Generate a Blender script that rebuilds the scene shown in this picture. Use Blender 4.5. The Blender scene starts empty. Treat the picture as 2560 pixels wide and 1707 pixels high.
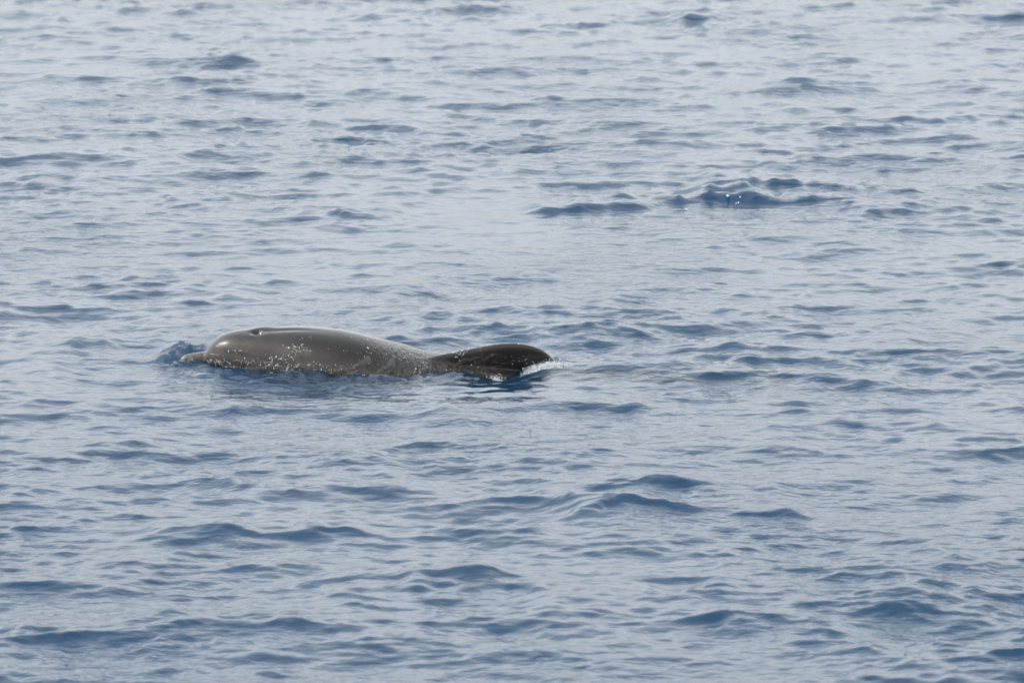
import bpy, bmesh, math, random
import numpy as np
from mathutils import Vector

scene = bpy.context.scene
col = scene.collection
R = math.radians
rng = np.random.default_rng(11)
random.seed(5)

# ------------------------------------------------------------------ camera
H = 4.0            # lens height above the water, metres
D = 25.0           # distance of the dolphin
PPM = 520.0        # photo pixels per metre at the dolphin
DIST = math.hypot(H, D)
FPX = PPM * DIST
PITCH = math.atan2(H, D) - math.atan2(914 - 853.5, FPX)
cam_d = bpy.data.cameras.new("camera")
cam = bpy.data.objects.new("camera", cam_d); col.objects.link(cam)
cam.location = (0, 0, H)
cam.rotation_euler = (R(90) - PITCH, 0, 0)
cam_d.sensor_width = 36
cam_d.lens = 36 * FPX / 2560
cam_d.clip_start = 0.5; cam_d.clip_end = 8000
cam_d.dof.use_dof = True
cam_d.dof.focus_distance = DIST
cam_d.dof.aperture_fstop = 7.5
scene.camera = cam

# ------------------------------------------------------------------ light
SUN_ELEV, SUN_AZ = R(52), R(-82)      # azimuth measured from +Y towards +X
w = bpy.data.worlds.new("World"); scene.world = w; w.use_nodes = True
nt = w.node_tree; nt.nodes.clear()
sky = nt.nodes.new("ShaderNodeTexSky"); sky.sky_type = 'NISHITA'; sky.sun_disc = False
sky.sun_elevation = SUN_ELEV; sky.sun_rotation = SUN_AZ
sky.air_density = 1.0; sky.dust_density = 4.0; sky.ozone_density = 1.0
bg = nt.nodes.new("ShaderNodeBackground"); bg.inputs[1].default_value = 0.1
wo = nt.nodes.new("ShaderNodeOutputWorld")
# thin bright haze over the blue: near white low down, thinner towards the zenith
wtc = nt.nodes.new("ShaderNodeTexCoord"); wsep = nt.nodes.new("ShaderNodeSeparateXYZ")
nt.links.new(wtc.outputs["Generated"], wsep.inputs[0])
wmr = nt.nodes.new("ShaderNodeMapRange"); wmr.inputs[1].default_value = 0.0; wmr.inputs[2].default_value = 0.9
wmr.inputs[3].default_value = 0.92; wmr.inputs[4].default_value = 0.35
nt.links.new(wsep.outputs[2], wmr.inputs[0])
wmx = nt.nodes.new("ShaderNodeMix"); wmx.data_type = 'RGBA'
nt.links.new(wmr.outputs[0], wmx.inputs[0]); nt.links.new(sky.outputs[0], wmx.inputs[6])
wrp = nt.nodes.new("ShaderNodeValToRGB")      # overcast haze is dimmer towards the horizon
els = wrp.color_ramp.elements
for e_, (p_, v_) in zip([els[0], els[1], els.new(.5), els.new(.6)], ((0.0, .29), (0.14, .50), (0.30, 1.0), (1.0, .95))):
    e_.position = p_; e_.color = (v_, v_ * .998, v_ * 1.0, 1)
nt.links.new(wsep.outputs[2], wrp.inputs[0])
wsc = nt.nodes.new("ShaderNodeVectorMath"); wsc.operation = 'MULTIPLY'
wsc.inputs[1].default_value = (13.55, 13.85, 13.7)
nt.links.new(wrp.outputs[0], wsc.inputs[0]); nt.links.new(wsc.outputs[0], wmx.inputs[7])
nt.links.new(wmx.outputs[2], bg.inputs[0]); nt.links.new(bg.outputs[0], wo.inputs[0])
sd = bpy.data.lights.new("sun", 'SUN'); sd.energy = 2.0; sd.angle = R(0.53); sd.color = (1.0, 0.96, 0.9)
sun = bpy.data.objects.new("sun", sd); col.objects.link(sun)
dirv = Vector((math.sin(SUN_AZ) * math.cos(SUN_ELEV), math.cos(SUN_AZ) * math.cos(SUN_ELEV), math.sin(SUN_ELEV)))
sun.rotation_euler = dirv.to_track_quat('Z', 'Y').to_euler()
sun.location = (0, 25, 20)
scene.view_settings.view_transform = 'Standard'
scene.view_settings.look = 'None'
scene.view_settings.gamma = 1
scene.view_settings.use_curve_mapping = False
scene.view_settings.exposure = 0.84

# ------------------------------------------------------------------ helpers
def at(px, py, z=0.0):
    """world point at height z seen at pixel (px, py) of the 2560 px photo"""
    cx = (px - 1280) / FPX; cy = (853.5 - py) / FPX
    dy = math.cos(PITCH) + cy * math.sin(PITCH)
    dz = -math.sin(PITCH) + cy * math.cos(PITCH)
    t = (z - H) / dz
    return cx * t, dy * t

def mesh_obj(name, verts, faces, mat, parent=None, smooth=True):
    me = bpy.data.meshes.new(name)
    verts = np.asarray(verts, dtype=np.float32); faces = np.asarray(faces, dtype=np.int32)
    n = faces.shape[1]
    me.vertices.add(len(verts)); me.vertices.foreach_set("co", verts.ravel())
    me.loops.add(faces.size); me.loops.foreach_set("vertex_index", faces.ravel())
    me.polygons.add(len(faces))
    me.polygons.foreach_set("loop_start", np.arange(0, faces.size, n, dtype=np.int32))
    me.update(calc_edges=True)
    me.polygons.foreach_set("use_smooth", np.full(len(faces), smooth, dtype=bool))
    me.update()
    if mat: me.materials.append(mat)
    o = bpy.data.objects.new(name, me); col.objects.link(o)
    if parent: o.parent = parent
    return o

def node_mat(name):
    m = bpy.data.materials.new(name); m.use_nodes = True
    n = m.node_tree; n.nodes.clear()
    return m, n, n.nodes, n.links

# ------------------------------------------------------------------ materials
def water_material():
    m, n, N, L = node_mat("sea_water")
    out = N.new("ShaderNodeOutputMaterial")
    tc = N.new("ShaderNodeTexCoord")
    def noise(scale, sx, sy, detail, rot=0.0):
        mp = N.new("ShaderNodeMapping"); mp.inputs["Scale"].default_value = (sx, sy, 1)
        mp.inputs["Rotation"].default_value = (0, 0, rot)
        L.new(tc.outputs["Object"], mp.inputs[0])
        t = N.new("ShaderNodeTexNoise"); t.inputs["Scale"].default_value = scale
        t.inputs["Detail"].default_value = detail
        L.new(mp.outputs[0], t.inputs["Vector"]); return t
    fine = noise(12, 0.75, 1.3, 4, 0.2)
    tiny = noise(34, 0.9, 1.2, 2, -0.35)
    patch = noise(0.55, 1.0, 0.5, 2)
    mr = N.new("ShaderNodeMapRange"); mr.inputs[1].default_value = 0.38; mr.inputs[2].default_value = 0.65
    mr.inputs[3].default_value = 0.5; mr.inputs[4].default_value = 1.2
    L.new(patch.outputs[0], mr.inputs[0])
    add = N.new("ShaderNodeMath"); add.operation = 'MULTIPLY_ADD'
    L.new(tiny.outputs[0], add.inputs[0]); add.inputs[1].default_value = 0.22
    L.new(fine.outputs[0], add.inputs[2])
    mul = N.new("ShaderNodeMath"); mul.operation = 'MULTIPLY'
    L.new(add.outputs[0], mul.inputs[0]); L.new(mr.outputs[0], mul.inputs[1])
    ra = N.new("ShaderNodeAttribute"); ra.attribute_name = "ruffle"
    mu2 = N.new("ShaderNodeMath"); mu2.operation = 'MULTIPLY'
    L.new(mul.outputs[0], mu2.inputs[0]); L.new(ra.outputs["Fac"], mu2.inputs[1])
    bump = N.new("ShaderNodeBump"); bump.inputs["Strength"].default_value = 1.0
    bump.inputs["Distance"].default_value = 0.0125
    L.new(mu2.outputs[0], bump.inputs["Height"])
    p = N.new("ShaderNodeBsdfPrincipled")
    p.inputs["Base Color"].default_value = (0.007, 0.045, 0.096, 1)
    p.inputs["Roughness"].default_value = 0.05
    p.inputs["IOR"].default_value = 1.333
    g = N.new("ShaderNodeBsdfPrincipled")
    g.inputs["Base Color"].default_value = (0.34, 0.56, 0.70, 1)
    g.inputs["Roughness"].default_value = 0.07
    g.inputs["IOR"].default_value = 1.333
    g.inputs["Transmission Weight"].default_value = 1.0
    for q in (p, g): L.new(bump.outputs[0], q.inputs["Normal"])
    mx = N.new("ShaderNodeMixShader"); mx.inputs[0].default_value = 0.6
    L.new(p.outputs[0], mx.inputs[1]); L.new(g.outputs[0], mx.inputs[2])
    L.new(mx.outputs[0], out.inputs[0])
    return m

def skin_material():
    m, n, N, L = node_mat("wet_dolphin_skin")
    out = N.new("ShaderNodeOutputMaterial")
    tc = N.new("ShaderNodeTexCoord")
    a = N.new("ShaderNodeAttribute"); a.attribute_name = "skin_colour"
    wsh = N.new("ShaderNodeAttribute"); wsh.attribute_name = "wash"
    # streaky mottling in the skin
    mp = N.new("ShaderNodeMapping"); mp.inputs["Scale"].default_value = (0.5, 1, 1)
    L.new(tc.outputs["Object"], mp.inputs[0])
    t = N.new("ShaderNodeTexNoise"); t.inputs["Scale"].default_value = 14; t.inputs["Detail"].default_value = 5
    L.new(mp.outputs[0], t.inputs["Vector"])
    mr = N.new("ShaderNodeMapRange"); mr.inputs[3].default_value = 0.8; mr.inputs[4].default_value = 1.2
    L.new(t.outputs[0], mr.inputs[0])
    mixc = N.new("ShaderNodeVectorMath"); mixc.operation = 'SCALE'
    L.new(a.outputs["Color"], mixc.inputs[0]); L.new(mr.outputs[0], mixc.inputs["Scale"])
    # running water film: ripples, strong where the sea washes over
    mp2 = N.new("ShaderNodeMapping"); mp2.inputs["Rotation"].default_value = (0, R(35), 0)
    mp2.inputs["Scale"].default_value = (2.2, 1.0, 0.8)
    L.new(tc.outputs["Object"], mp2.inputs[0])
    f1 = N.new("ShaderNodeTexNoise"); f1.inputs["Scale"].default_value = 34; f1.inputs["Detail"].default_value = 4
    f1.inputs["Distortion"].default_value = 0.8
    L.new(mp2.outputs[0], f1.inputs["Vector"])
    ml = N.new("ShaderNodeMath"); ml.operation = 'MULTIPLY'
    L.new(f1.outputs[0], ml.inputs[0]); L.new(wsh.outputs["Fac"], ml.inputs[1])
    bump = N.new("ShaderNodeBump"); bump.inputs["Strength"].default_value = 1.0
    bump.inputs["Distance"].default_value = 0.05
    L.new(ml.outputs[0], bump.inputs["Height"])
    p = N.new("ShaderNodeBsdfPrincipled")
    L.new(mixc.outputs[0], p.inputs["Base Color"])
    p.inputs["Roughness"].default_value = 0.42
    p.inputs["IOR"].default_value = 1.4
    p.inputs["Specular IOR Level"].default_value = 0.2
    p.inputs["Coat Weight"].default_value = 1.0
    p.inputs["Coat Roughness"].default_value = 0.055
    p.inputs["Coat IOR"].default_value = 1.33
    L.new(bump.outputs[0], p.inputs["Coat Normal"])
    b2 = N.new("ShaderNodeBump"); b2.inputs["Strength"].default_value = 0.35; b2.inputs["Distance"].default_value = 0.01
    L.new(ml.outputs[0], b2.inputs["Height"]); L.new(b2.outputs[0], p.inputs["Normal"])
    L.new(p.outputs[0], out.inputs[0])
    return m

def plain_material(name, colr, rough, ior=1.45, trans=0.0, coat=0.0):
    m, n, N, L = node_mat(name)
    out = N.new("ShaderNodeOutputMaterial"); p = N.new("ShaderNodeBsdfPrincipled")
    t = N.new("ShaderNodeTexNoise"); t.inputs["Scale"].default_value = 20
    tc = N.new("ShaderNodeTexCoord"); L.new(tc.outputs["Object"], t.inputs["Vector"])
    mr = N.new("ShaderNodeMapRange"); mr.inputs[3].default_value = 0.85; mr.inputs[4].default_value = 1.1
    L.new(t.outputs[0], mr.inputs[0])
    sc = N.new("ShaderNodeVectorMath"); sc.operation = 'SCALE'; sc.inputs[0].default_value = colr
    L.new(mr.outputs[0], sc.inputs["Scale"]); L.new(sc.outputs[0], p.inputs["Base Color"])
    p.inputs["Roughness"].default_value = rough; p.inputs["IOR"].default_value = ior
    p.inputs["Transmission Weight"].default_value = trans; p.inputs["Coat Weight"].default_value = coat
    L.new(p.outputs[0], out.inputs[0])
    return m

M_water = water_material()
M_skin = skin_material()
M_deep = plain_material("deep_blue_bottom", (0.01, 0.08, 0.18), 0.9)
M_hole = plain_material("blowhole_dark", (0.008, 0.007, 0.007), 0.35)
M_eye = plain_material("eye_dark", (0.01, 0.008, 0.007), 0.1, coat=1.0)
M_spray = plain_material("spray_water", (0.90, 0.95, 0.97), 0.06, 1.33, trans=0.62)
M_glint = plain_material("glint_white", (0.85, 0.88, 0.9), 0.5)  # matte white that paints sun glints on skin and far crest

# ------------------------------------------------------------------ the sea
def wave_tile(n, size, weight, spread, seed, main_dir=math.pi / 2):
    """periodic random wave tile: height, choppy dx, choppy dy.  weight(wavelength) = slope energy per octave"""
    g = np.random.default_rng(seed)
    k = np.fft.fftfreq(n, size / n) * 2 * np.pi
    kx, ky = np.meshgrid(k, k, indexing='xy')
    kk = np.hypot(kx, ky); kk[0, 0] = 1
    lam = 2 * np.pi / kk
    ang = np.arctan2(ky, kx) - main_dir
    dirw = spread + (1 - spread) * np.abs(np.cos(ang)) ** 6
    amp = np.sqrt(weight(lam) * dirw) / kk ** 2        # per-mode amplitude for equal slope energy per octave
    amp[0, 0] = 0
    ph = g.standard_normal((n, n)) + 1j * g.standard_normal((n, n))
    F = amp * ph
    h = np.fft.ifft2(F)
    sl = np.fft.ifft2(1j * ky * F).real
    s = 1.0 / sl.std()
    dx = np.fft.ifft2(1j * kx / kk * F).real * s
    dy = np.fft.ifft2(1j * ky / kk * F).real * s
    return h.real * s, dx, dy

def sample(tiles, size, x, y):
    """Catmull-Rom lookups in periodic tiles"""
    n = tiles[0].shape[0]
    u = x / size * n; v = y / size * n
    iu = np.floor(u).astype(np.int64); iv = np.floor(v).astype(np.int64)
    fu = (u - iu).astype(np.float32); fv = (v - iv).astype(np.float32)
    def wts(f):
        return (-.5 * f + f * f - .5 * f ** 3, 1 - 2.5 * f * f + 1.5 * f ** 3,
                .5 * f + 2 * f * f - 1.5 * f ** 3, -.5 * f * f + .5 * f ** 3)
    wu, wv = wts(fu), wts(fv)
    outs = [np.zeros(x.shape, np.float32) for _ in tiles]
    for j in range(4):
        vy = (iv + j - 1) % n
        for i in range(4):
            idx = vy * n + (iu + i - 1) % n
            ww = wu[i] * wv[j]
            for o, t in zip(outs, tiles): o += ww * t.ravel()[idx]
    return outs

def bandw(lo, hi, soft=0.35):
    def f(lam):
        l = np.log2(np.maximum(lam, 1e-4))
        a = 1 / (1 + np.exp(-(l - math.log2(lo)) / soft)); b = 1 / (1 + np.exp((l - math.log2(hi)) / soft))
        return a * b
    return f

LA, LB = 41.0, 9.7
tA = [t.astype(np.float32) for t in wave_tile(2048, LA, bandw(0.26, 1.4), 0.12, 3)]
tB = [t.astype(np.float32) for t in wave_tile(1024, LB, bandw(0.065, 0.26), 0.22, 4, math.pi / 2 + 0.3)]
tD = [t.astype(np.float32) for t in wave_tile(512, 3.1, bandw(0.040, 0.10), 0.8, 21)]
tG = [wave_tile(512, 29.0, bandw(0.9, 3.0), 0.5, 41)[0].astype(np.float32)]
tC = [wave_tile(512, 97.0, bandw(2.5, 7), 0.15, 8, math.pi / 2 - 0.4)[0].astype(np.float32)]

def axis_pos(start, stop, fn):
    out = [start]
    while out[-1] < stop: out.append(out[-1] + fn(out[-1]))
    return out

# column and row positions: fine where the dolphin swims, ever coarser to the horizon
xs_r = axis_pos(0.0, 3000, lambda a: 0.0115 if a < 2.2 else (0.0115 + 0.004 * (a - 2.2) if a < 5.5 else (a - 5.5) * 0.22 + 0.05))
xs = np.array([-a for a in xs_r[:0:-1]] + xs_r)
ys_r = axis_pos(16.0, 3500, lambda b: 0.0175 * (b / 20) ** 2 if b < 48 else (b - 48) * 0.2 + 0.11)
ys_b = axis_pos(0.0, 120, lambda b: 0.04 + b * 0.25)
ys = np.array([16.0 - b for b in ys_b[:0:-1]] + ys_r)
X, Y = np.meshgrid(xs, ys, indexing='xy')
print("sea grid", X.shape, X.size)

far = np.clip(1 - (np.maximum(np.abs(X) - 7, Y - 60)) / 40, 0, 1)
far *= np.clip(1 - (14 - Y) / 12, 0, 1)
far = far.astype(np.float32)
near = (far > 0).ravel()
Z = np.zeros(X.shape, np.float32); DX = np.zeros_like(Z); DY = np.zeros_like(Z)
fx, fy = X.ravel()[near], Y.ravel()[near]
c30, s30 = math.cos(0.2), math.sin(0.2)
a_h, a_x, a_y = sample(tA, LA, fx + 3.1, fy + 1.7)
b_h, b_x, b_y = sample(tB, LB, fx * c30 - fy * s30, fx * s30 + fy * c30)
d_h, = sample(tD[:1], 3.1, fx, fy)
c_h, = sample(tC, 97.0, fx, fy)
modA, = sample(tC, 97.0, fx * 0.9 + 31, fy * 0.6 + 12); modA = modA / modA.std()
gr, = sample(tG, 29.0, fx, fy * 0.6); gr /= gr.std()
mod = np.clip(1 + 0.10 * modA, 0.35, 1.7) * np.clip(np.exp(.13 * gr), .4, 1.8)
rise = 1 + .35 * np.clip((fy - 27) / 15, 0, 1)

# calm water left by the passing animals, and rough patches
def spot(px, py, sx, sy):
    x0, y0 = at(px, py)
    return np.exp(-((fx - x0) / sx) ** 2 - ((fy - y0) / sy) ** 2)
calm = 1 - 0.42 * spot(1750, 590, 2.4, 1.6) - 0.25 * spot(800, 620, 2.2, 1.4) - 0.3 * spot(1150, 1040, 0.9, 0.6)
SLA, SLB, SLC = 0.092, 0.112, 0.006
z = .035 * d_h * mod * calm + SLC * c_h + SLA * a_h * mod * calm + SLB * rise * b_h * mod * calm
chop = 1.4
dx = -chop * (SLA * a_x + .6 * SLB * b_x) * mod * calm * -1
dy = -chop * (SLA * a_y + .6 * SLB * b_y) * mod * calm * -1

def wavelet(px, py, wpx, h, front=0.16, back=0.45, skew=0.0, rough=0.0):
    """one crest with a steep near face, its crest line at the photo pixel, width in photo pixels"""
    global z
    x0, y0 = at(px, py, h * 0.7)
    half = wpx / FPX * math.hypot(H, y0) / 2
    u = (fx - x0) / half
    yy = fy - y0 - skew * (fx - x0) + 0.10 * half * u * u
    prof = np.where(yy < 0, np.exp(yy / front), np.exp(-(yy / back) ** 2))
    e = np.exp(-np.abs(u) ** 3.2) * (1 + 0.25 * np.sin(u * 5.1 + px))
    h = h * .6 * (0.5 if y0 > 30 else 1.0)
    z = z + h * e * prof + rough * e * prof * b_h

D2S = 2560 / 2352
for (dxp, dyp, wd, h, fr, bk, sk) in [
    # the dark broken ridge behind the dolphin
    (1860, 490, 180, .03, .2, .6, 0), (2290, 412, 180, .05, .3, .9, .2), (1690, 490, 160, .03, .2, .6, 0),
    # far chop
    (735, 270, 90, .075, .3, .8, 0), (355, 137, 110, .03, .4, .9, -.4), (105, 172, 70, .08, .4, .9, 0), (70, 410, 130, .07, .3, .8, .3),
    (2220, 163, 180, .09, .5, 1., 0), (1890, 226, 120, .07, .4, .9, 0), (115, 35, 60, .10, .5, 1., 0), (1610, 40, 100, .08, .5, 1., 0),
    (1400, 217, 90, .05, .35, .9, -.3), (560, 268, 80, .05, .3, .8, .6), (1480, 168, 70, .06, .4, .9, 0), (1865, 356, 60, .05, .3, .8, 0),
    # middle
    (490, 670, 170, .035, .16, .5, 0), (950, 660, 120, .03, .15, .5, 0), (1350, 690, 200, .03, .16, .5, .2), (2110, 765, 230, .05, .2, .6, .2),
    (1620, 800, 160, .035, .16, .5, 0), (975, 785, 150, .035, .15, .4, 0), (200, 800, 120, .035, .15, .45, 0), (1180, 715, 180, .028, .15, .5, 0),
    (80, 850, 150, .03, .15, .5, -.3), (1950, 905, 220, .03, .15, .45, 0), (1480, 928, 150, .035, .13, .4, 0), (1040, 958, 150, .028, .12, .4, 0),
    (545, 942, 70, .028, .10, .3, 0), (2180, 978, 130, .03, .13, .4, 0), (1720, 1018, 260, .035, .15, .5, -.15), (300, 1015, 180, .035, .14, .4, 0),
    # near
    (1600, 1185, 300, .020, .18, .45, .1), (1420, 1172, 180, .035, .14, .4, .25), (1790, 1168, 160, .035, .14, .4, -.25), (1260, 1132, 120, .03, .12, .35, 0),
    (370, 1412, 190, .058, .16, .28, -.15), (90, 1440, 160, .035, .12, .35, .2), (1110, 1315, 230, .050, .16, .4, .1), (960, 1350, 150, .03, .12, .35, 0),
    (780, 1382, 230, .042, .14, .35, .1), (1290, 1388, 200, .035, .13, .35, .1), (1730, 1338, 230, .045, .15, .4, 0), (2150, 1358, 240, .045, .15, .4, .15),
    (2100, 1283, 260, .035, .13, .4, 0), (260, 1322, 230, .032, .12, .35, .1), (450, 1218, 240, .035, .13, .35, 0), (760, 1222, 170, .032, .12, .35, .1),
    (2220, 1130, 180, .03, .12, .4, 0), (1080, 1000, 130, .028, .1, .35, .2), (860, 1075, 180, .03, .12, .35, 0), (520, 1105, 180, .03, .12, .35, 0),
]:
    wavelet(dxp * D2S, dyp * D2S, wd * D2S * 1.15, h, fr, bk, sk)

def ridge(pts, h, front=.22, back=.6, jag=.25):
    """a long crest line through photo pixels, its steep face toward the lens"""
    global z
    P = [at(p[0] * D2S, p[1] * D2S, h * p[2] * .7) for p in pts]
    px_ = np.array([p[0] for p in P]); py_ = np.array([p[1] for p in P]); hh = np.array([p[2] for p in pts]) * h
    yc = np.interp(fx, px_, py_) + .10 * a_h / max(a_h.std(), 1e-6)
    hk = np.interp(fx, px_, hh, left=0, right=0) * np.clip(1 + jag * (.5 * np.sin(fx * 4.1 + .5) + .35 * np.sin(fx * 9.7 + 2 + fy) + .3 * np.sin(fx * 23 + 3 * fy)) + jag * .5 * b_h / b_h.std() * .5, .1, 2)
    yy = fy - yc
    tt = np.clip(1 + yy / front, 0, 1)
    z = z + hk * np.where(yy < 0, tt * (.35 + .65 * tt), np.exp(-(yy / back) ** 2))
ridge([(1160, 490, 0), (1200, 488, .3), (1250, 484, .8), (1330, 479, 1), (1400, 475, .9), (1500, 465, .8), (1560, 455, 1.1), (1650, 447, 1.2), (1720, 452, 1), (1800, 461, .8), (1870, 466, .6), (1960, 473, .4), (2050, 478, 0)], .047, .13, .8, .4)
ridge([(1590, 432, 0), (1650, 425, .8), (1740, 423, 1.2), (1800, 427, .9), (1900, 430, .7), (1980, 436, .5), (2050, 440, .4), (2150, 444, .3), (2300, 430, 0)], .044, .14, .8)
ridge([(1900, 500, 0), (1980, 493, .6), (2060, 482, 1), (2110, 479, 1), (2180, 486, .7), (2290, 491, .6), (2352, 490, 0)], .050, .18, .8)
ridge([(600, 478, 0), (720, 487, .6), (800, 492, 1), (880, 491, .7), (960, 490, 0)], .035, .16, .7)
ridge([(1200, 1190, 0), (1330, 1178, .7), (1450, 1163, 1), (1560, 1160, 1.1), (1650, 1165, .9), (1800, 1170, .8), (1900, 1182, 0)], .034, .14, .4, .4)

# ---- water shaped by the dolphin
def gx(px): return (px - 1280) / PPM
def g2(x0, y0, sx, sy): return np.exp(-((fx - x0) / sx) ** 2 - ((fy - y0) / sy) ** 2)
body_zone = g2(gx(800), D - .05, 1.0, .55)
quiet = np.clip(1 - 0.75 * np.exp(-(np.maximum(np.maximum(gx(470) - fx, fx - gx(1330)), 0) / .25) ** 2 - ((fy - (D - .05)) / .42) ** 2), .2, 1)
quiet = quiet * (1 - .6 * g2(gx(1265), D - .65, .30, .50))
z = z * quiet
# bow wave pushed up ahead of and behind the beak
u = (fx - gx(462)) / .125
z += .088 * np.exp(-np.abs(u) ** 3) * np.where(fy < D + .16, np.exp(-((fy - D - .16) / .13) ** 2), np.exp(-((fy - D - .16) / .35) ** 2))
z += (.16 * b_h + .75 * d_h) * g2(gx(462), D + .06, .12, .17)
# the sea piled against the flank, its face falling toward the lens
yf = D - .20 + .02 * np.sin(fx * 9)
along = 1 / (1 + np.exp(-(fx - gx(500)) / .04)) / (1 + np.exp((fx - gx(1000)) / .10))
z += .012 * along * np.where(fy < yf, np.exp((fy - yf) / .16), 1) * np.exp(-(np.maximum(fy - yf, 0) / .5) ** 2)
z -= .035 * np.exp(-((fx - gx(730)) / .5) ** 2 - ((fy - (D - .60)) / .22) ** 2)
z -= .018 * g2(gx(950), D - .2, .45, .35)
# hollow and broken crest in the wake of the fin
z += .050 * np.exp(-np.abs((fx - gx(1352)) / .13) ** 2.2) * np.where(fy < D - .02, np.exp((fy - D + .02) / .14), np.exp(-((fy - D + .02) / .22) ** 2))
z += (.05 * b_h + .28 * d_h) * g2(gx(1355), D - .05, .14, .10)
z += (.02 * b_h + .12 * d_h) * g2(gx(1240), D - .20, .08, .08)
z += (.09 * b_h + .14 * d_h) * g2(gx(780), D - .40, .52, .20)
z -= .042 * g2(gx(1265), D - .14, .15, .24)
z += .012 * g2(gx(485), D - .08, .10, .12)
lap = np.exp(-((fy - (D - .26)) / .10) ** 2) / (1 + np.exp(-(fx - gx(500)) / .05)) / (1 + np.exp((fx - gx(1260)) / .05))
z += lap * (.11 * b_h + .25 * d_h + .006 * np.sin(fx * 11 + 1) * np.sin(fx * 5.3))
z += .06 * d_h * g2(gx(1260), D - .50, .20, .22)

Z.ravel()[near] = z * far.ravel()[near]
DX.ravel()[near] = dx * quiet * far.ravel()[near]
DY.ravel()[near] = dy * quiet * far.ravel()[near]
V = np.stack([X + DX, Y + DY, Z], -1).reshape(-1, 3)
ny, nx = X.shape
i0 = (np.arange(ny - 1)[:, None] * nx + np.arange(nx - 1)[None, :]).ravel()
F = np.stack([i0, i0 + 1, i0 + nx + 1, i0 + nx], -1)
sea = mesh_obj("sea_water", V, F, M_water); sea["kind"] = "structure"
ruf = np.ones(X.size, np.float32)
ruf[near] = np.clip(1 - .8 * g2(gx(1250), D - .65, .45, .45) - .35 * g2(gx(850), D - .7, .6, .5), .15, 1) + 2.6 * g2(gx(462), D + .05, .14, .2) + 2.5 * g2(gx(1360), D - .1, .14, .12) + 1.0 * g2(gx(760), D - .38, .5, .16)
ra = sea.data.attributes.new("ruffle", 'FLOAT', 'POINT'); ra.data.foreach_set("value", ruf)

bed = mesh_obj("sea_bed", [(-3000, -110, -9), (3000, -110, -9), (3000, 3500, -9), (-3000, 3500, -9)], [(0, 1, 2, 3)], M_deep)
bed["kind"] = "structure"

# ------------------------------------------------------------------ the dolphin
root = bpy.data.objects.new("dolphin", None); col.objects.link(root)
root.location = (0, D, 0)
root["label"] = "grey bottlenose dolphin swimming left at the surface with its back and dorsal fin showing"
root["category"] = "dolphin"

ST = [  # photo x, top z, bottom z, half width
 (447, .014, .000, .006), (449, .026, -.006, .014), (453, .040, -.014, .024), (460, .052, -.022, .033), (475, .060, -.030, .040),
 (500, .066, -.036, .046), (514, .070, -.042, .050), (519, .082, -.046, .058), (524, .098, -.056, .072), (533, .122, -.075, .092),
 (550, .147, -.10, .115), (580, .168, -.14, .140), (610, .176, -.17, .160), (660, .183, -.21, .185), (740, .190, -.26, .215),
 (840, .175, -.30, .235), (900, .152, -.32, .242), (960, .120, -.34, .242), (1010, .096, -.355, .238), (1050, .073, -.365, .232),
 (1095, .060, -.37, .225), (1200, .030, -.37, .205), (1300, .0, -.36, .18), (1500, -.12, -.35, .11), (1700, -.235, -.36, .06),
 (1860, -.30, -.375, .032), (1940, -.325, -.37, .016)]
ST = np.array(ST, float)
def interp(px):
    """monotone cubic interpolation of the stations"""
    xk = ST[:, 0]; out = []
    i = int(np.clip(np.searchsorted(xk, px) - 1, 0, len(xk) - 2)); h = xk[i + 1] - xk[i]; t = (px - xk[i]) / h
    for c in (1, 2, 3):
        yk = ST[:, c]; d = np.diff(yk) / np.diff(xk)
        def m(j):
            if j == 0: return d[0]
            if j == len(xk) - 1: return d[-1]
            return 0.0 if d[j - 1] * d[j] <= 0 else 2 * d[j - 1] * d[j] / (d[j - 1] + d[j])
        out.append((1 + 2 * t) * (1 - t) ** 2 * yk[i] + t * (1 - t) ** 2 * h * m(i) + t * t * (3 - 2 * t) * yk[i + 1] + t * t * (t - 1) * h * m(i + 1))
    return out
ROLL = R(16)
pxs = [447 + 2 * k for k in range(60)] + list(np.linspace(570, 1940, 190))
NS = 72
bv, bf = [], []
for px in pxs:
    zt, zb, hw = interp(px)
    zc, a = (zt + zb) / 2, (zt - zb) / 2
    for k in range(NS):
        t = 2 * math.pi * k / NS
        ex = 0.92
        cy, cz = math.cos(t), math.sin(t)
        yv = hw * math.copysign(abs(cy) ** ex, cy); zv = a * math.copysign(abs(cz) ** ex, cz)
        r = ROLL * min(1, max(0, (px - 470) / 90))
        bv.append((gx(px), yv * math.cos(r) + zv * math.sin(r) * -1, zc + yv * math.sin(r) + zv * math.cos(r)))
nsec = len(pxs)
tris = []
for i in range(nsec - 1):
    for k in range(NS):
        a_, b_ = i * NS + k, i * NS + (k + 1) % NS
        tris += [(a_, b_, b_ + NS), (a_, b_ + NS, a_ + NS)]
bv.append((gx(446), 0, .007)); c0 = len(bv) - 1
bv.append((gx(1943), 0, -.348)); c1 = len(bv) - 1
for k in range(NS):
    tris.append((c0, (k + 1) % NS, k)); tris.append((c1, (nsec - 1) * NS + k, (nsec - 1) * NS + (k + 1) % NS))

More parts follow.
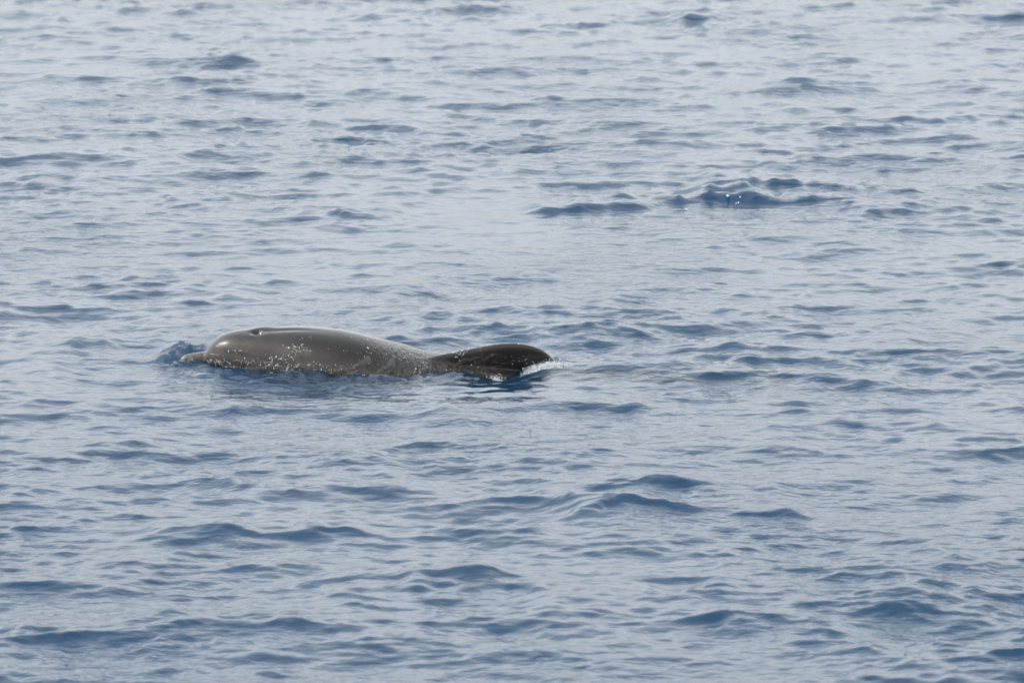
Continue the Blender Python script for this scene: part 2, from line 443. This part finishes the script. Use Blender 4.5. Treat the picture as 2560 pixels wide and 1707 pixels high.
def foil(le, te, thick, off, nspan=26, nch=16):
    """closed tapered fin between a leading-edge and a trailing-edge curve (3-D points)"""
    def curve(pts, s):
        pts = [Vector(p) for p in pts]; u = s * (len(pts) - 1); i = min(int(u), len(pts) - 2); f = u - i
        p0, p1, p2, p3 = pts[max(i - 1, 0)], pts[i], pts[i + 1], pts[min(i + 2, len(pts) - 1)]
        return 0.5 * ((2 * p1) + (p2 - p0) * f + (2 * p0 - 5 * p1 + 4 * p2 - p3) * f * f + (3 * p1 - p0 - 3 * p2 + p3) * f ** 3)
    base = len(bv); n = 2 * nch
    for i in range(nspan + 1):
        s = i / nspan; A, B = curve(le, s), curve(te, s)
        T = thick[0] + (thick[1] - thick[0]) * s
        for k in range(n):
            c = (1 - math.cos(math.pi * (k if k <= nch else n - k) / nch)) / 2
            sgn = 1 if k <= nch else -1
            th = T * 2.6 * (c ** .5) * (1 - c) ** .8 * .75 if 0 < k < nch or k > nch else 0
            bv.append(tuple(A.lerp(B, c) + Vector(off) * th * sgn))
    for i in range(nspan):
        for k in range(n):
            a_, b_ = base + i * n + k, base + i * n + (k + 1) % n
            tris.append((a_, b_, b_ + n)); tris.append((a_, b_ + n, a_ + n))
    for e, flip in ((0, 1), (nspan, 0)):
        bv.append(tuple(sum((Vector(bv[base + e * n + k]) for k in range(n)), Vector()) / n)); c = len(bv) - 1
        for k in range(n):
            a_, b_ = base + e * n + k, base + e * n + (k + 1) % n
            tris.append((c, b_, a_) if flip else (c, a_, b_))
def fp(px, py):   # a point of the leaning dorsal fin
    z_ = (914 - py) / PPM; z_ *= 1.0
    lean = .36
    z2 = z_ / (1 - lean * math.sin(R(9)))
    return (gx(px), -.05 - lean * max(z_ + .06, -.1) , z2 + .014 - .36 * .06 * .16)
foil([fp(1015, 905), fp(1070, 892), fp(1130, 880), fp(1195, 867), fp(1250, 858), fp(1298, 858), fp(1340, 867), fp(1370, 884), fp(1390, 908)],
     [fp(1290, 985), fp(1285, 960), fp(1287, 943), fp(1297, 929), fp(1312, 920), fp(1332, 915), fp(1354, 914), fp(1375, 914), fp(1389, 912)],
     (.040, .014), (0, 1, .2))
# flippers and flukes, under water
for s in (-1, 1):
    foil([(gx(690), s * .17, -.14), (gx(760), s * .30, -.22), (gx(850), s * .40, -.30), (gx(905), s * .44, -.34)],
         [(gx(790), s * .15, -.15), (gx(830), s * .26, -.22), (gx(880), s * .36, -.30), (gx(915), s * .43, -.34)], (.03, .012), (0, 0, 1))
    foil([(gx(1850), 0, -.345), (gx(1900), s * .12, -.35), (gx(1960), s * .22, -.35), (gx(2010), s * .30, -.35)],
         [(gx(1965), 0, -.345), (gx(1985), s * .10, -.35), (gx(2005), s * .20, -.35), (gx(2025), s * .295, -.35)], (.02, .01), (0, 0, 1))

tmp_me = bpy.data.meshes.new("body_raw"); tmp_me.from_pydata(bv, [], tris)
tmp = bpy.data.objects.new("body_raw", tmp_me); col.objects.link(tmp)
rm = tmp.modifiers.new("r", 'REMESH'); rm.mode = 'VOXEL'; rm.voxel_size = 0.0062; rm.use_smooth_shade = True
sm = tmp.modifiers.new("s", 'SMOOTH'); sm.factor = 0.5; sm.iterations = 7
dg = bpy.context.evaluated_depsgraph_get()
bm_me = bpy.data.meshes.new_from_object(tmp.evaluated_get(dg)); bm_me.name = "body"
bpy.data.objects.remove(tmp)
nv = len(bm_me.vertices)
co = np.empty(nv * 3, np.float32); bm_me.vertices.foreach_get("co", co); co = co.reshape(-1, 3)
nr = np.empty(nv * 3, np.float32); bm_me.vertices.foreach_get("normal", nr); nr = nr.reshape(-1, 3)
print("body verts", nv)
PX = co[:, 0] * PPM + 1280
top = np.array([interp(p)[0] for p in np.clip(np.linspace(447, 1940, 1500), 447, 1940)])
topz = np.interp(PX, np.linspace(447, 1940, 1500), top)
bot = np.interp(PX, ST[:, 0], ST[:, 2])
# blowhole: crescent hollow on the crown, with the low swelling behind it
bx, by = gx(645), -.055
hol = np.exp(-((co[:, 0] - bx) / .026) ** 2 - ((co[:, 1] - by) / .020) ** 2) * (co[:, 2] > .1)
rim = np.exp(-((co[:, 0] - bx - .03) / .05) ** 2 - ((co[:, 1] - by - .05) / .03) ** 2) * (co[:, 2] > .1)
fur = np.exp(-((co[:, 0] - bx - .14) / .12) ** 2 - ((co[:, 1] - by + .0) / .016) ** 2) * (co[:, 2] > .1)
co = co - nr * (.017 * hol + .004 * fur - .006 * rim)[:, None]
# mouth line along the beak
mz = .018 - .10 * np.maximum(co[:, 0] - gx(520), 0)
mouth = np.exp(-((co[:, 2] - mz) / .006) ** 2) * (PX < 590) * (PX > 449) * (co[:, 1] < 0)
co -= nr * (.005 * mouth)[:, None]
bm_me.vertices.foreach_set("co", co.ravel().astype(np.float32)); bm_me.update()

# natural colouring: dark cape, paler flank, near-black fin, pinkish beak tip
fin = np.clip((PX - 1060) / 170, 0, 1) * (co[:, 2] > -.1)
rel = (topz - co[:, 2])
cape_edge = .046 + .006 * np.sin(co[:, 0] * 7) + .055 * np.clip((PX - 650) / 250, 0, 1)
cape = 1 / (1 + np.exp((rel - cape_edge) / (.006 + .010 * np.clip((PX - 650) / 250, 0, 1))))
cape *= np.clip((PX - 512) / 12, 0, 1)
flank = np.array([.043, .036, .034]); dark = np.array([.010, .009, .009]); finc = np.array([.026, .021, .018])
C = flank[None] * (1 - cape[:, None]) + dark[None] * cape[:, None]
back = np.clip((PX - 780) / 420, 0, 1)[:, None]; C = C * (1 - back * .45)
# eye stripe from the brow to the flipper
sx_ = (PX - 560) / 100
stripe = np.exp(-((co[:, 2] - (.098 - .030 * sx_ - .004 * sx_ ** 2)) / .010) ** 2) * np.clip(sx_ * 4 + .6, 0, 1) * (PX < 800)
C = C * (1 - .42 * stripe[:, None])
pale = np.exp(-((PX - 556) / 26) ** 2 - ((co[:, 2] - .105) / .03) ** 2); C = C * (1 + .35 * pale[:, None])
beak = np.clip((516 - PX) / 4, 0, 1)[:, None]; C = C * (1 - beak) + np.array([.036, .030, .028])[None] * beak
tip = np.clip((466 - PX) / 14, 0, 1)[:, None]; C = C * (1 - tip) + np.array([.17, .125, .11])[None] * tip
C = C * (1 - fin[:, None]) + finc[None] * fin[:, None]
C = C * (1 - .5 * mouth[:, None])
# the pale scar line down the fin
sc_ = np.exp(-((PX - (1203 + (co[:, 2] * -120) + 10)) / 1.8) ** 2) * fin * .3; C = C * (1 - sc_[:, None]) + np.array([.14, .12, .11])[None] * sc_[:, None]
# blotches and long scratches in the skin
def sk_noise(su, sv, ou):
    n_, = sample(tB[:1], LB, co[:, 0] * su + ou, (co[:, 2] - co[:, 1] * .6) * sv + ou); return n_ / tB[0].std()
n1, n2, n3 = sk_noise(.8, 1.2, 2.), sk_noise(2.2, 3.0, 5.), sk_noise(.5, 6, 1.)
C = C * np.clip(1 + .07 * n1 + .05 * n2 + .05 * n3, .6, 1.4)[:, None]
for k in range(34):
    x0, z0, an, ln = gx(rng.uniform(560, 1180)), rng.uniform(0, .16), rng.uniform(-.9, -.2) if k % 3 else rng.uniform(.1, .7), rng.uniform(.04, .16)
    du, dv = co[:, 0] - x0, co[:, 2] - z0
    al = du * math.cos(an) + dv * math.sin(an); ac = -du * math.sin(an) + dv * math.cos(an) + .25 * al * al
    C = C * (1 + .26 * np.exp(-(ac / .0045) ** 2) * np.exp(-(al / ln) ** 4) * (co[:, 1] < 0))[:, None]
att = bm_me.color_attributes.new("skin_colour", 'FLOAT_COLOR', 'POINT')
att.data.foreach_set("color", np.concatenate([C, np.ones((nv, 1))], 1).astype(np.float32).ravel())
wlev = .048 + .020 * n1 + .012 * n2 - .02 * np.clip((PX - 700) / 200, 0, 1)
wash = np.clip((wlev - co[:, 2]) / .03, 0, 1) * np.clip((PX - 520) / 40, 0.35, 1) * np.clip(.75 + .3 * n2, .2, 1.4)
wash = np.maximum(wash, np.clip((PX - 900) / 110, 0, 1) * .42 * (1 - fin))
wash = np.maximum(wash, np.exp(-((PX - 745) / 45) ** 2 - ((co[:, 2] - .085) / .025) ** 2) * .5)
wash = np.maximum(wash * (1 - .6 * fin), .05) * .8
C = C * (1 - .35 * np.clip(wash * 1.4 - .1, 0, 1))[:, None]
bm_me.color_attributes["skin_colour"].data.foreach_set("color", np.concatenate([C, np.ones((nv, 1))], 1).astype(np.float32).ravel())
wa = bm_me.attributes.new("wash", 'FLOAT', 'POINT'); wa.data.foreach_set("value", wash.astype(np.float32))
bm_me.polygons.foreach_set("use_smooth", np.ones(len(bm_me.polygons), bool))
bm_me.materials.clear(); bm_me.materials.append(M_skin)
body = bpy.data.objects.new("body", bm_me); col.objects.link(body); body.parent = root

def surf_point(x, y):
    """height of the skin top above (x, y)"""
    d = (co[:, 0] - x) ** 2 + (co[:, 1] - y) ** 2 - (co[:, 2] > 0) * .001
    return float(co[np.argmin(d), 2])
# blowhole slot
bm = bmesh.new(); bmesh.ops.create_uvsphere(bm, u_segments=20, v_segments=12, radius=1)
for v in bm.verts:
    v.co = Vector((v.co.x * .019, v.co.y * .0075 - .010 * v.co.x ** 2 * 0.8, v.co.z * .004))
me = bpy.data.meshes.new("blowhole"); bm.to_mesh(me); bm.free(); me.materials.append(M_hole)
for p in me.polygons: p.use_smooth = True
bh = bpy.data.objects.new("blowhole", me); col.objects.link(bh); bh.parent = root
bh.location = (bx, by, surf_point(bx, by) + .001); bh.rotation_euler = (R(16), R(-2), 0)
# eyes
for s in (-1, 1):
    bm = bmesh.new(); bmesh.ops.create_uvsphere(bm, u_segments=20, v_segments=12, radius=.013)
    me = bpy.data.meshes.new("eye"); bm.to_mesh(me); bm.free(); me.materials.append(M_eye)
    for p in me.polygons: p.use_smooth = True
    sel = np.abs(PX - 590) < 6; sel &= (np.abs(co[:, 2] - (.005 if s < 0 else -.05)) < .01) & (co[:, 1] * s > 0)
    pnt = co[sel].mean(0) if sel.any() else np.array([gx(590), s * .13, 0])
    e = bpy.data.objects.new("eye", me); col.objects.link(e); e.parent = root
    e.location = (pnt[0], pnt[1] - s * .006, pnt[2])

# ------------------------------------------------------------------ spray and painted sun glints
ICO = bmesh.new(); bmesh.ops.create_icosphere(ICO, subdivisions=2, radius=1)
IV = np.array([v.co[:] for v in ICO.verts]); IF = np.array([[v.index for v in f.verts] for f in ICO.faces]); ICO.free()
def blobs(name, pts, mat, lab):
    vs, fs = [], []
    for (x, y, zz, r) in pts:
        s = rng.uniform(.6, 1.5, 3) * r
        vs.append(IV * s + rng.normal(0, .12, IV.shape) * r + (x, y, zz)); fs.append(IF + len(vs[:-1]) * len(IV))
    o = mesh_obj(name, np.concatenate(vs), np.concatenate(fs), mat); o["kind"] = "stuff"; o["label"] = lab
    return o
def sea_z(x, y):
    i = int(np.clip(np.searchsorted(xs, x), 0, nx - 1)); j = int(np.clip(np.searchsorted(ys, y), 0, ny - 1))
    return float(Z[j, i])
# broken water thrown up under the fin tip: a thin ragged sheet with drops over it
def smooth_rand(n, m, c, g):
    a = g.normal(0, 1, (n // c + 3, m // c + 3))
    u = np.linspace(0, n / c, n); v = np.linspace(0, m / c, m)
    iu, iv = u.astype(int), v.astype(int); fu, fv = (u - iu)[:, None], (v - iv)[None]
    fu = fu * fu * (3 - 2 * fu); fv = fv * fv * (3 - 2 * fv)
    A = a[iu][:, iv] * (1 - fv) + a[iu][:, iv + 1] * fv; B = a[iu + 1][:, iv] * (1 - fv) + a[iu + 1][:, iv + 1] * fv
    return A * (1 - fu) + B * fu
def spray_sheet(px0, px1, yc, half, crest, seed, jag):
    g = np.random.default_rng(seed); n, m = 42, 110
    V_, t_ = np.meshgrid(np.linspace(-1, 1, n), np.linspace(0, 1, m), indexing='ij')
    x_ = gx(px0 + (px1 - px0) * t_); y_ = yc + half * V_
    env = np.interp(t_, [0, .12, .4, .6, .8, 1], [0, .45, 1, .9, .45, 0]) * np.clip(1 - V_ ** 2, 0, 1)
    rough = np.abs(smooth_rand(n, m, 5, g)) * .6 + np.abs(smooth_rand(n, m, 2, g)) * .5
    base = np.array([[sea_z(a, b) for a, b in zip(r1, r2)] for r1, r2 in zip(x_, y_)])
    z_ = base - .006 + env * (crest + jag * rough) + .003 * smooth_rand(n, m, 2, g) * env
    x_ = x_ + .004 * smooth_rand(n, m, 3, g); y_ = y_ + .006 * smooth_rand(n, m, 3, g)
    vs = np.stack([x_, y_, z_], -1).reshape(-1, 3)
    k = (np.arange(n - 1)[:, None] * m + np.arange(m - 1)[None]).ravel()
    return vs, np.stack([k, k + 1, k + m + 1, k + m], -1)
def drops(pts):
    vs, fs = [], []
    for (x, y, zz, r) in pts:
        s_ = rng.uniform(.6, 1.5, 3) * r
        fs.append(IF + len(vs) * len(IV)); vs.append(IV * s_ + rng.normal(0, .12, IV.shape) * r + (x, y, zz))
    return np.concatenate(vs), np.concatenate(fs)
sheets = [spray_sheet(1300, 1442, D - .135, .05, .004, 1, .011), spray_sheet(1226, 1260, D - .22, .03, .006, 2, .012)]
pts = []
for _ in range(520):
    t = rng.beta(2, 1.5); x = gx(1300 + 160 * t); y = D - .135 + rng.normal(0, .03)
    pts.append((x, y, sea_z(x, y) + abs(rng.normal(0, 1)) * .014 * (1.1 - .8 * t), rng.uniform(.0007, .0019)))
for _ in range(160):
    x = gx(1242 + rng.normal(0, 9)); y = D - .22 + rng.normal(0, .015)
    pts.append((x, y, sea_z(x, y) + abs(rng.normal(0, .018)), rng.uniform(.0007, .0018)))
dv_, df_ = drops(pts)
sv, sf = [], []; off_ = 0
for v_, f_ in sheets:
    tri = np.concatenate([f_[:, [0, 1, 2]], f_[:, [0, 2, 3]]]); sv.append(v_); sf.append(tri + off_); off_ += len(v_)
sv.append(dv_); sf.append(df_ + off_)
o = mesh_obj("splash", np.concatenate(sv), np.concatenate(sf), M_spray); o["kind"] = "stuff"
o["label"] = "clear and white splash of water thrown up around the foot and tip of the dorsal fin"

# white beads set on the skin to stand in for sun glints
cw = co + np.array([0, D, 0])
cp, sp_ = math.cos(PITCH), math.sin(PITCH)
fwd = cw[:, 1] * cp - (cw[:, 2] - H) * sp_; upv = cw[:, 1] * sp_ + (cw[:, 2] - H) * cp
scrx = 1280 + FPX * cw[:, 0] / fwd; scry = 853.5 - FPX * upv / fwd
facing = (nr[:, 1] < -.1) & (co[:, 2] > -.03)
fi = np.where(facing)[0]
def skin_at(px, py):
    d = (scrx[fi] - px) ** 2 + (scry[fi] - py) ** 2; j = int(np.argmin(d)); return fi[j] if d[j] < 60 else None
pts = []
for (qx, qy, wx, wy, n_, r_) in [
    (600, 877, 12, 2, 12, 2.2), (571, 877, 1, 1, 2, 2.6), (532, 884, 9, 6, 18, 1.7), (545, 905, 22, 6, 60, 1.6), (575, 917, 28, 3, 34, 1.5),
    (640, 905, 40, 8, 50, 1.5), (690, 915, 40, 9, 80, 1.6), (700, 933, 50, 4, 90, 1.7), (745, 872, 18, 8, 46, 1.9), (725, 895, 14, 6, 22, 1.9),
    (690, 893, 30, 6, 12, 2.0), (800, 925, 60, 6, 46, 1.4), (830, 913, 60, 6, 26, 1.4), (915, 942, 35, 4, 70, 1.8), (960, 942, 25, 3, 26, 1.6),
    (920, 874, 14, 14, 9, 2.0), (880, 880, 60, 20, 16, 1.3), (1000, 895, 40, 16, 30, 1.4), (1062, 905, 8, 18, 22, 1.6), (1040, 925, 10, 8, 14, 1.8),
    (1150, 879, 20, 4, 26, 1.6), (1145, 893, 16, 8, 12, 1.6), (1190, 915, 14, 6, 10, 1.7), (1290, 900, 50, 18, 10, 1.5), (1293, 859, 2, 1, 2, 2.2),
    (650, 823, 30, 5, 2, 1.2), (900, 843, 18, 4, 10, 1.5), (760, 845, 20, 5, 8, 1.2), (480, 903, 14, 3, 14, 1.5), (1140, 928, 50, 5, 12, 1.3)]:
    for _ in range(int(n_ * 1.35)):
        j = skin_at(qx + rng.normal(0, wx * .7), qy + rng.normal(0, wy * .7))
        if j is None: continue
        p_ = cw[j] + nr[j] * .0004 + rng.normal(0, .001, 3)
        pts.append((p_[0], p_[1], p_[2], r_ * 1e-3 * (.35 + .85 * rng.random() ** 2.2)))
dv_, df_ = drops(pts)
o = mesh_obj("skin_glints", dv_, df_, M_glint); o["kind"] = "stuff"; o["label"] = "white beads standing in for sun glints on the dolphin's wet flank"
pts = []  # white flecks on the far crest in place of sun glints
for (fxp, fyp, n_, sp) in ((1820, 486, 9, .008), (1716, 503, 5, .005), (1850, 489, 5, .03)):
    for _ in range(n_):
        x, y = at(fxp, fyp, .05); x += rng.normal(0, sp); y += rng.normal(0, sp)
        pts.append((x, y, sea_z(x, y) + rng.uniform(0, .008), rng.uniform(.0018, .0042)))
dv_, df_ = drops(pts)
o = mesh_obj("crest_glints", dv_, df_, M_glint); o["kind"] = "stuff"; o["label"] = "small white flecks standing in for sun glints on the dark wave crest behind the dolphin"
